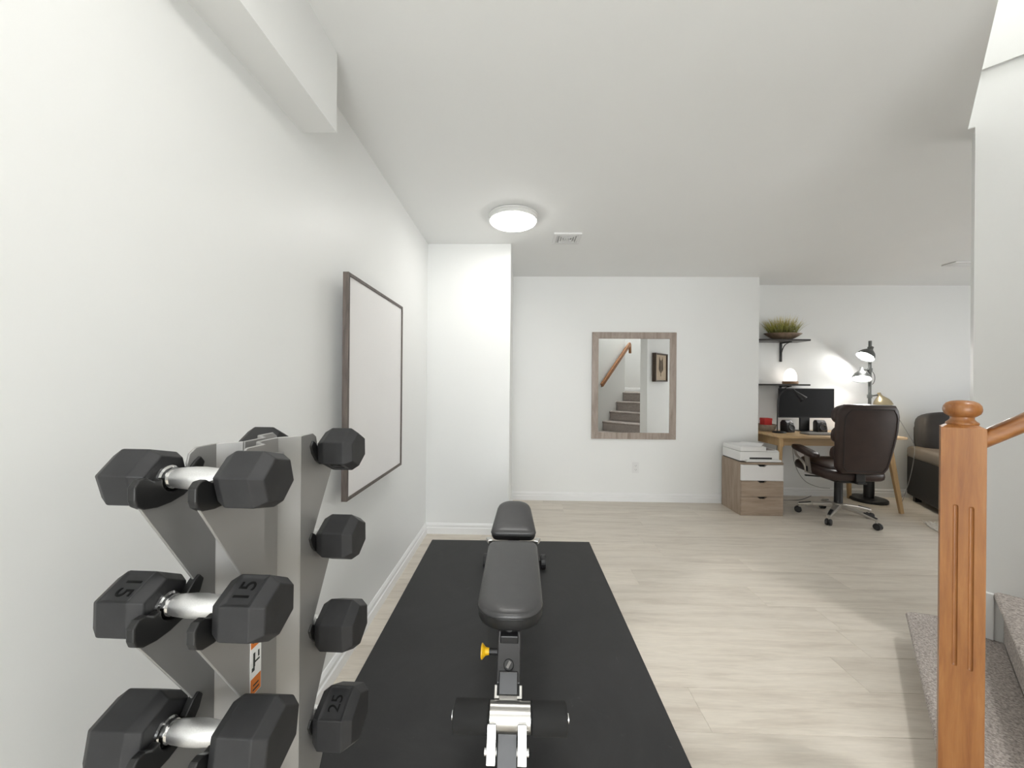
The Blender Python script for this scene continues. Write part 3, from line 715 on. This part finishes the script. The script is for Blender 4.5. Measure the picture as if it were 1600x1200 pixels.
speaker(2.845, 4.08, 'small black desk speaker between the desk lamp and monitor stand', R(12))
speaker(3.20, 4.10, 'small black desk speaker between the monitor stand and office chair', R(-8))
# keyboard
kb = thing('keyboard', 'slim grey keyboard on the desk before the monitor', 'keyboard', ondesk(3.10, 3.90), R(-3))
MB().prism(rrect(.43, .14, .012), 0, .014).build('case', 'grey_plastic', kb, bevel=.003)
keys = MB()
for r_ in range(5):
    for c_ in range(15): keys.box((-.203 + c_ * .027, -.060 + r_ * .024, .014), (-.203 + c_ * .027 + .023, -.060 + r_ * .024 + .020, .018))
keys.build('keys', 'key_grey', kb)['kind'] = 'stuff'
# gooseneck lamp
gl = thing('gooseneck_lamp', 'black gooseneck desk lamp with small cone shade', 'lamp', ondesk(2.70, 4.00))
MB().lathe([(.0005, 0), (.062, 0), (.062, .010), (.055, .016), (.012, .020), (.0005, .020)], 32, cap=False).build('base', 'black_plastic', gl, smooth=40)
pth = [Vector((-.02, 0, .015)), Vector((-.02, 0, .15)), Vector((-.018, 0, .29))] + bez((-.016, 0, .31), (-.01, 0, .45), (.09, 0, .47), (.14, -.02, .44), 14)
MB().tube(pth, .0055, 10).build('neck', 'black_plastic', gl, smooth=True)
d_ = Vector((.62, -.25, -.75)).normalized(); q = d_.to_track_quat('Z', 'Y').to_matrix().to_4x4()
MB().lathe([(.010, -.01), (.011, .02), (.018, .05), (.038, .125), (.0365, .125), (.016, .05)], 28, Matrix.Translation((.135, -.018, .445)) @ q, cap=False).build('shade', 'black_plastic', gl, smooth=40)
MB().lathe([(.0005, .10), (.028, .10), (.028, .108), (.0005, .112)], 20, Matrix.Translation((.135, -.018, .445)) @ q, cap=False).build('lens', 'white_plastic', gl, smooth=40)
# small things at the desk's left end
bk = thing('wicker_basket', 'low woven tan basket on the desk corner', 'basket', ondesk(2.68, 4.19))
MB().lathe([(.0005, 0), (.075, 0), (.095, .03), (.100, .065), (.094, .065), (.088, .03), (.07, .006), (.0005, .006)], 28, cap=False).build('body', 'tan_cloth', bk, smooth=40)
MB().lathe([(.102, .060), (.104, .066), (.101, .071), (.094, .070)], 28, cap=False).build('rim', 'tan_cloth', bk, smooth=True)
rb = thing('red_tin', 'bright red tin box standing in the tan basket', 'tin', (2.685, 4.19, DZ + .0065))
MB().box((-.042, -.04, 0), (.042, .04, .125)).build('body', 'red', rb, bevel=.004); MB().box((-.044, -.042, .105), (.044, .042, .132)).build('lid', 'red', rb, bevel=.004)

# ------------------------------------------------------------------ shelves
def shelf(z, label):
    t = thing('wall_shelf', label, 'shelf', (XF + .005, YA, z), 0, 'dark wall shelves above the desk')
    MB().box((0, -.205, 0), (.615, 0, .018)).build('board', 'shelf_dark', t, bevel=.002)
    for x in (.04, .42):
        bx = MB().box((x, -.012, -.215), (x + .024, 0, -.0005)).box((x, -.165, -.012), (x + .024, -.012, -.0005)).build('bracket', 'iron', t, bevel=.002)
        MB().tube(bez((x + .012, -.010, -.15), (x + .012, -.03, -.06), (x + .012, -.06, -.018), (x + .012, -.145, -.012), 12), .005, 8).build('brace', 'iron', bx, smooth=True)
    return t
shelf(1.722, 'dark wall shelf carrying the grass planter')
shelf(1.238, 'dark wall shelf carrying the glowing salt lamp')
# planter bowl with grass
pb = thing('grass_planter', 'bronze boat-shaped bowl planted with yellow-green grass', 'planter', (2.880, YA - .115, 1.741))
Me = Matrix.Diagonal((1.08, .5, 1, 1))
MB().lathe([(.0005, 0), (.075, 0), (.115, .018), (.150, .038), (.182, .062), (.190, .070), (.183, .070), (.150, .045), (.0005, .040)], 40, Me, cap=False).build('bowl', 'bowl_bronze', pb, smooth=50)
MB().lathe([(.0005, .052), (.160, .052)], 30, Me, cap=False).build('soil', 'ink_brown', pb)
gm = MB()
for k in range(420):
    a = random.random() * 2 * math.pi; r_ = math.sqrt(random.random())
    bx, by = .145 * r_ * math.cos(a), .058 * r_ * math.sin(a)
    L = random.uniform(.12, .215) * (1.15 - .25 * abs(bx) / .145); lean = Vector((bx * 4.6 + random.gauss(0, .18), by * 3 + random.gauss(0, .18) - .05, 1)).normalized()
    sd = Vector((random.gauss(0, 1), random.gauss(0, 1), 0)).normalized(); w_ = random.uniform(.0016, .0030)
    b0 = Vector((bx, by, .052)); droop = Vector((lean.x, lean.y, 0)) * random.uniform(.1, .5)
    b1 = b0 + lean * L * .55; b2 = b0 + (lean + droop * .6).normalized() * L
    if by + b2.y > .10: b2.y = .095 - by * 0
    gm.add([b0 - sd * w_, b0 + sd * w_, b1 - sd * w_ * .9, b1 + sd * w_ * .9, b2], [(0, 1, 3, 2), (2, 3, 4)])
g_ = gm.build('grass', 'grass_blade', pb); g_['kind'] = 'stuff'
# salt lamp
sl = thing('salt_lamp', 'glowing white dome lamp on a wooden base', 'lamp', (2.96, YA - .12, 1.2565))
MB().prism([(.078 * math.cos(k * math.pi / 12) * (1 + .05 * math.sin(5 * k)), .066 * math.sin(k * math.pi / 12)) for k in range(24)], 0, .030).build('base', 'lamp_base_wood', sl, bevel=.006)
bm_ = MB(); prof = [(.0005, .029), (.055, .029), (.060, .05), (.060, .09), (.053, .122), (.038, .15), (.020, .166), (.0005, .170)]
bm_.lathe(prof, 14, cap=False).build('dome', 'salt_lamp', sl, smooth=25)
# white card box at the shelf's wall end
cbx = thing('storage_box', 'slim white box with grey print on the lower shelf', 'box', (2.578, YA - .09, 1.2565))
MB().box((-.072, -.08, 0), (.012, .07, .215)).build('body', 'paper', cbx, bevel=.002)
mb = MB()
for k in range(7): mb.box((-.04, -.0808, .03 + .024 * k), (-.004, -.080, .03 + .024 * k + random.uniform(.008, .016)))
mb.build('print', 'print_grey', cbx)

# ------------------------------------------------------------------ floor lamp with three heads
LX, LY = 3.775, 4.17
fl = thing('floor_lamp', 'three-headed grey industrial floor lamp by the desk', 'lamp', (LX, LY, 0))
MB().lathe([(.0005, 0), (.150, 0), (.158, .006), (.158, .026), (.150, .034), (.04, .040), (.0005, .040)], 40, cap=False).build('base', 'black_plastic', fl, smooth=35)
MB().lathe([(.045, .038), (.045, .24), (.03, .27), (.018, .28)], 24).build('pedestal', 'black_plastic', fl, smooth=35)
MB().tube([(0, 0, .27), (0, 0, 1.73)], .0145, 16).build('pole', 'lamp_grey', fl, smooth=True)
SH = [(.0145, -.02), (.017, .0), (.024, .018), (.040, .035), (.062, .060), (.076, .090), (.080, .118), (.083, .122), (.0795, .119), (.074, .09), (.058, .06), (.035, .036)]
def head(zc, off, dirv, m, bulb):
    hd = MB().tube([(0, 0, zc), Vector(off) * .5 + Vector((0, 0, zc)), Vector(off) + Vector((0, 0, zc))], .008, 10).build('lamp_arm', 'lamp_grey', fl, smooth=True)
    MB().lathe([(.0005, -.02), (.022, -.02), (.022, .02), (.0005, .02)], 18, Matrix.Translation((0, 0, zc)), cap=False).build('clamp', 'lamp_grey', hd, smooth=35)
    q = Vector(dirv).normalized().to_track_quat('Z', 'Y').to_matrix().to_4x4(); Mh = Matrix.Translation(Vector(off) + Vector((0, 0, zc))) @ q
    MB().lathe(SH, 32, Mh, cap=False).build('lamp_shade', m, hd, smooth=50)
    MB().lathe([(.0005, .045), (.02, .045), (.045, .075), (.066, .100), (.068, .108), (.050, .115), (.0005, .118)], 28, Mh, cap=False).build('bulb', bulb, hd, smooth=True)
head(1.645, (-.015, -.03, .0), (-.62, -.08, -.78), 'lamp_grey', 'bulb')
head(1.415, (-.10, -.015, .005), (-.30, -.33, -.90), 'lamp_grey', 'bulb')
head(1.13, (.085, -.02, .02), (.25, -.1, -1), 'lamp_brass', 'bulb_warm')
MB().tube(bez((.012, -.012, 1.40), (.05, -.02, 1.36), (.04, -.02, 1.28), (.012, -.014, 1.26), 10), .0028, 6).build('cord', 'cable', fl, smooth=True)

# ------------------------------------------------------------------ office chair
ch = thing('office_chair', 'dark brown leather office chair with padded arms', 'chair', (2.980, 3.600, 0), R(-4))
def wheel_base():
    hubz = .105
    for k in range(5):
        a = R(150 + 72 * k); dx, dy = math.cos(a), math.sin(a)
        lg = MB().bar((dx * .03, dy * .03, .125), (dx * .19, dy * .19, .105), .05, .035, .042, .026).bar((dx * .185, dy * .185, .106), (dx * .305, dy * .305, .080), .042, .026, .032, .018).build('base_leg', 'champagne', ch, bevel=.006)
        MB().bar((dx * .20, dy * .20, .118), (dx * .295, dy * .295, .094), .026, .010, .022, .008).build('grip_cover', 'black_plastic', lg, bevel=.003)
        cs = MB().tube([(dx * .29, dy * .29, .088), (dx * .29, dy * .29, .055)], .010, 10).build('caster', 'steel', ch)
        p = Vector((-dy, dx, 0)); c = Vector((dx * .30, dy * .30, .029))
        for s_ in (-1, 1): MB().lathe([(.0005, .003), (.026, .003), (.029, .007), (.029, .018), (.024, .023), (.0005, .024)], 22, Matrix.Translation(c) @ (p * s_).to_track_quat('Z', 'Y').to_matrix().to_4x4(), cap=False).build('wheel', 'black_plastic', cs, smooth=40)
wheel_base()
MB().lathe([(.048, .085), (.050, .10), (.050, .145), (.034, .15)], 24).build('hub', 'champagne', ch, smooth=35)
MB().lathe([(.036, .14), (.033, .15), (.031, .36), (.026, .365)], 24).build('gas_column', 'black_plastic', ch, smooth=35)
MB().cbox((0, 0, .385), (.20, .26, .05)).build('tilt_mechanism', 'black_plastic', ch, bevel=.008)
MB().bar((-.10, .03, .38), (-.26, .05, .385), .02, .012).build('tilt_lever', 'black_plastic', ch)
MB().bar((0, -.10, .39), (0, -.27, .395), .075, .02).bar((0, -.245, .385), (0, -.245, .50), .075, .018, up=(0, 1, 0)).build('back_bar', 'black_plastic', ch, bevel=.004)
se = MB().pillow((0, .02, .455), (.52, .52, .11), (.5, .35), (R(3), 0, 0)).build('seat', 'leather_brown', ch, smooth=True)
MB().pillow((0, .04, .50), (.42, .46, .075), (.6, .4), (R(3), 0, 0)).build('seat_cushion', 'leather_brown', se, smooth=True)
TILT = R(-9)
Mb = Matrix.Translation((0, -.262, .475)) @ Matrix.Rotation(-TILT, 4, 'X')
# back shell: lofted rounded outline, slightly curved
shell = MB()
outl = []
nz = 14
def halfw(f): return .198 + .038 * min(1, f * 1.6) - (.012 if f > .9 else 0)
H_ = .605
pts2 = []
for k in range(nz + 1):
    f = k / nz; w_ = halfw(f)
    if f < .1: w_ -= .03 * (1 - f / .1) ** 2
    if f > .9: w_ -= .035 * ((f - .9) / .1) ** 2
    pts2.append((w_, f * H_))
ring2 = [(w_, z) for w_, z in pts2] + [(-w_, z) for w_, z in reversed(pts2)]
def bow(x, z): return -.012 + .04 * (x / .25) ** 2 - .015 * math.sin(math.pi * z / H_)
def sc2(k): return [(x * k, H_ / 2 + (z - H_ / 2) * (1 - (1 - k) * .75)) for x, z in ring2]
lay = [(sc2(.86), -.022), (sc2(.95), -.020), (sc2(1.0), -.008), (sc2(1.0), .035), (sc2(.95), .05)]
n = len(ring2); vs_ = []
for o_, dy in lay: vs_ += [Mb @ Vector((x, bow(x, z) + dy, z)) for x, z in o_]
fs_ = [(i * n + k, i * n + (k + 1) % n, (i + 1) * n + (k + 1) % n, (i + 1) * n + k) for i in range(len(lay) - 1) for k in range(n)]
# close front and rear with strips across
m_ = len(pts2)
for base, fl_ in ((0, False), ((len(lay) - 1) * n, True)):
    for k in range(m_ - 1):
        q = (base + k, base + k + 1, base + n - 2 - k, base + n - 1 - k); fs_.append(q if fl_ else q[::-1])
shell.add(vs_, fs_)
sh_ = shell.build('backrest', 'leather_brown', ch, smooth=60)
pth = [Mb @ Vector((x, bow(x, z) - .0215, z)) for x, z in sc2(.86)]; pth.append(pth[0])
MB().tube(pth, .004, 8).build('piping', 'leather_seam', sh_, smooth=True)
for z0, z1, w_, th in ((.40, .60, .46, .155), (.225, .415, .43, .145), (.07, .24, .41, .14)):
    MB().pillow((0, 0, 0), (w_, th, z1 - z0), (.7, .45)).build('back_cushion', 'leather_brown', sh_, smooth=True).matrix_local = Mb @ Matrix.Translation((0, .075, (z0 + z1) / 2))
for sx in (-1, 1):
    ar = MB().tube(bez((sx * .27, .17, .63), (sx * .285, .20, .52), (sx * .275, .02, .56), (sx * .265, .03, .42), 12), [.012] * 13, 10).bar((sx * .275, .02, .62), (sx * .262, -.01, .42), .014, .05, up=(0, 1, 0)).build('arm_support', 'champagne', ch, smooth=40)
    MB().cbox((sx * .265, .01, .505), (.016, .030, .15)).build('arm_insert', 'black_plastic', ar, bevel=.003)
    MB().bar((sx * .265, .0, .425), (sx * .15, .0, .40), .05, .015).build('arm_bracket', 'black_plastic', ar)
    MB().pillow((sx * .275, .03, .622), (.088, .32, .058), (.6, .45), (R(9), 0, 0)).build('arm_pad', 'leather_brown', ch, smooth=True)

# ------------------------------------------------------------------ sofa (set at an angle beyond the desk)
sang = math.atan2(.904, .428) - math.pi / 2      # forward axis turned from -y
sf = thing('sofa', 'dark leather sofa with plump grey back cushions', 'sofa', (4.275, 4.285, 0), -R(25.3))
# local: x along the sofa, -y forward, back-left corner at the origin
SW, SD = 1.85, .92
MB().box((0.02, -SD + .03, .05), (SW, -.02, .30)).build('seat_frame', 'sofa_brown', sf, bevel=.02)
def arm(x0):
    b_ = MB().box((x0, -SD, .06), (x0 + .20, -.02, .52)).build('arm', 'sofa_brown', sf, bevel=.02, seg=3)
    MB().pillow((x0 + .10, -SD / 2 - .01, .535), (.235, SD - .0, .15), (.55, .25)).build('arm_cushion', 'sofa_arm', b_, smooth=True)
    MB().tube([(x0 - .004, -SD + .03, .485), (x0 - .004, -.05, .485)], .005, 8).build('piping', 'sofa_arm', b_, smooth=True)
arm(0); arm(SW - .20)
MB().box((.05, -.20, .25), (SW - .05, -.01, .82)).build('back_frame', 'sofa_brown', sf, bevel=.03, seg=3)
for k in range(2):
    w_ = (SW - .40) / 2; x0 = .20 + k * w_
    MB().pillow((x0 + w_ / 2, -.50, .38), (w_ - .005, .70, .20), (.5, .3)).build('seat_cushion', 'sofa_grey', sf, smooth=True)
for k in range(3):
    w_ = (SW - .06) / 3; x0 = .03 + k * w_
    MB().pillow((x0 + w_ / 2, -.20, .745), (w_ + .01, .27, .46), (.45, .32), (R(-8), 0, 0)).build('back_cushion', 'sofa_grey', sf, smooth=True)
for x in (.06, SW - .1):
    for y in (-SD + .06, -.1): MB().cbox((x, y, .03), (.05, .05, .06)).build('foot', 'black_plastic', sf)
# shag rug in front of the sofa
RGW, RGD = 1.50, .64
rg = thing('shag_rug', 'fluffy white shag rug on the planks before the sofa', 'rug', (4.275 + .51 * .904 - 1.275 * .428, 4.285 - .51 * .428 - 1.275 * .904, 0.0005), -R(25.3))
MB().prism(rrect(RGW - .03, RGD - .03, .08), 0, .012).build('backing', 'wool', rg)
mb = MB()
for k in range(9000):
    p = Vector((random.uniform(-.5, .5) * (RGW - .02), random.uniform(-.5, .5) * (RGD - .02), .008)); q = Vector((random.gauss(0, .014), random.gauss(0, .014), random.uniform(.012, .036)))
    sd = Vector((random.gauss(0, 1), random.gauss(0, 1), 0)).normalized() * .004
    if abs(p.y + q.y) > RGD / 2: q.y = 0
    mb.add([p - sd, p + sd, p + q], [(0, 1, 2)])
mb.build('pile', 'wool', rg)['kind'] = 'stuff'

# ------------------------------------------------------------------ cables below the desk
def cable(label, pts, m, r=.003):
    mb = MB(); path = []
    for i in range(len(pts) - 1):
        p0 = Vector(pts[max(i - 1, 0)]); p1 = Vector(pts[i]); p2 = Vector(pts[i + 1]); p3 = Vector(pts[min(i + 2, len(pts) - 1)])
        path += bez(p1, p1 + (p2 - p0) / 6, p2 - (p3 - p1) / 6, p2, 8)[:-1]
    path.append(Vector(pts[-1])); o = mb.tube(path, r, 8).build('power_cable', m, smooth=True); return tag(o, label, 'cable', 'cables under the desk')
cable('black cable hanging from the desk beside the drawer cabinet', [(2.82, 4.20, .72), (2.81, 4.20, .5), (2.78, 4.18, .3), (2.70, 4.12, .05), (2.66, 4.10, .004), (2.60, 4.14, .004)], 'cable')
cable('black cable looping behind the drawer cabinet to the floor', [(2.86, 4.22, .72), (2.86, 4.22, .45), (2.83, 4.21, .2), (2.86, 4.19, .05), (2.80, 4.16, .004), (3.02, 4.15, .004), (3.2, 4.22, .03)], 'cable')
cable('grey cable sagging along the alcove baseboard', [(3.02, 4.26, .72), (3.05, 4.27, .40), (3.15, 4.27, .20), (3.30, 4.27, .12), (3.45, 4.28, .10)], 'cable_grey')
cable('grey lamp cord hanging beside the sofa arm', [(3.90, 4.13, 1.08), (3.98, 4.10, .95), (4.05, 4.04, .75), (4.08, 4.0, .60), (4.06, 4.02, .3), (4.0, 4.05, .005)], 'cable_grey')
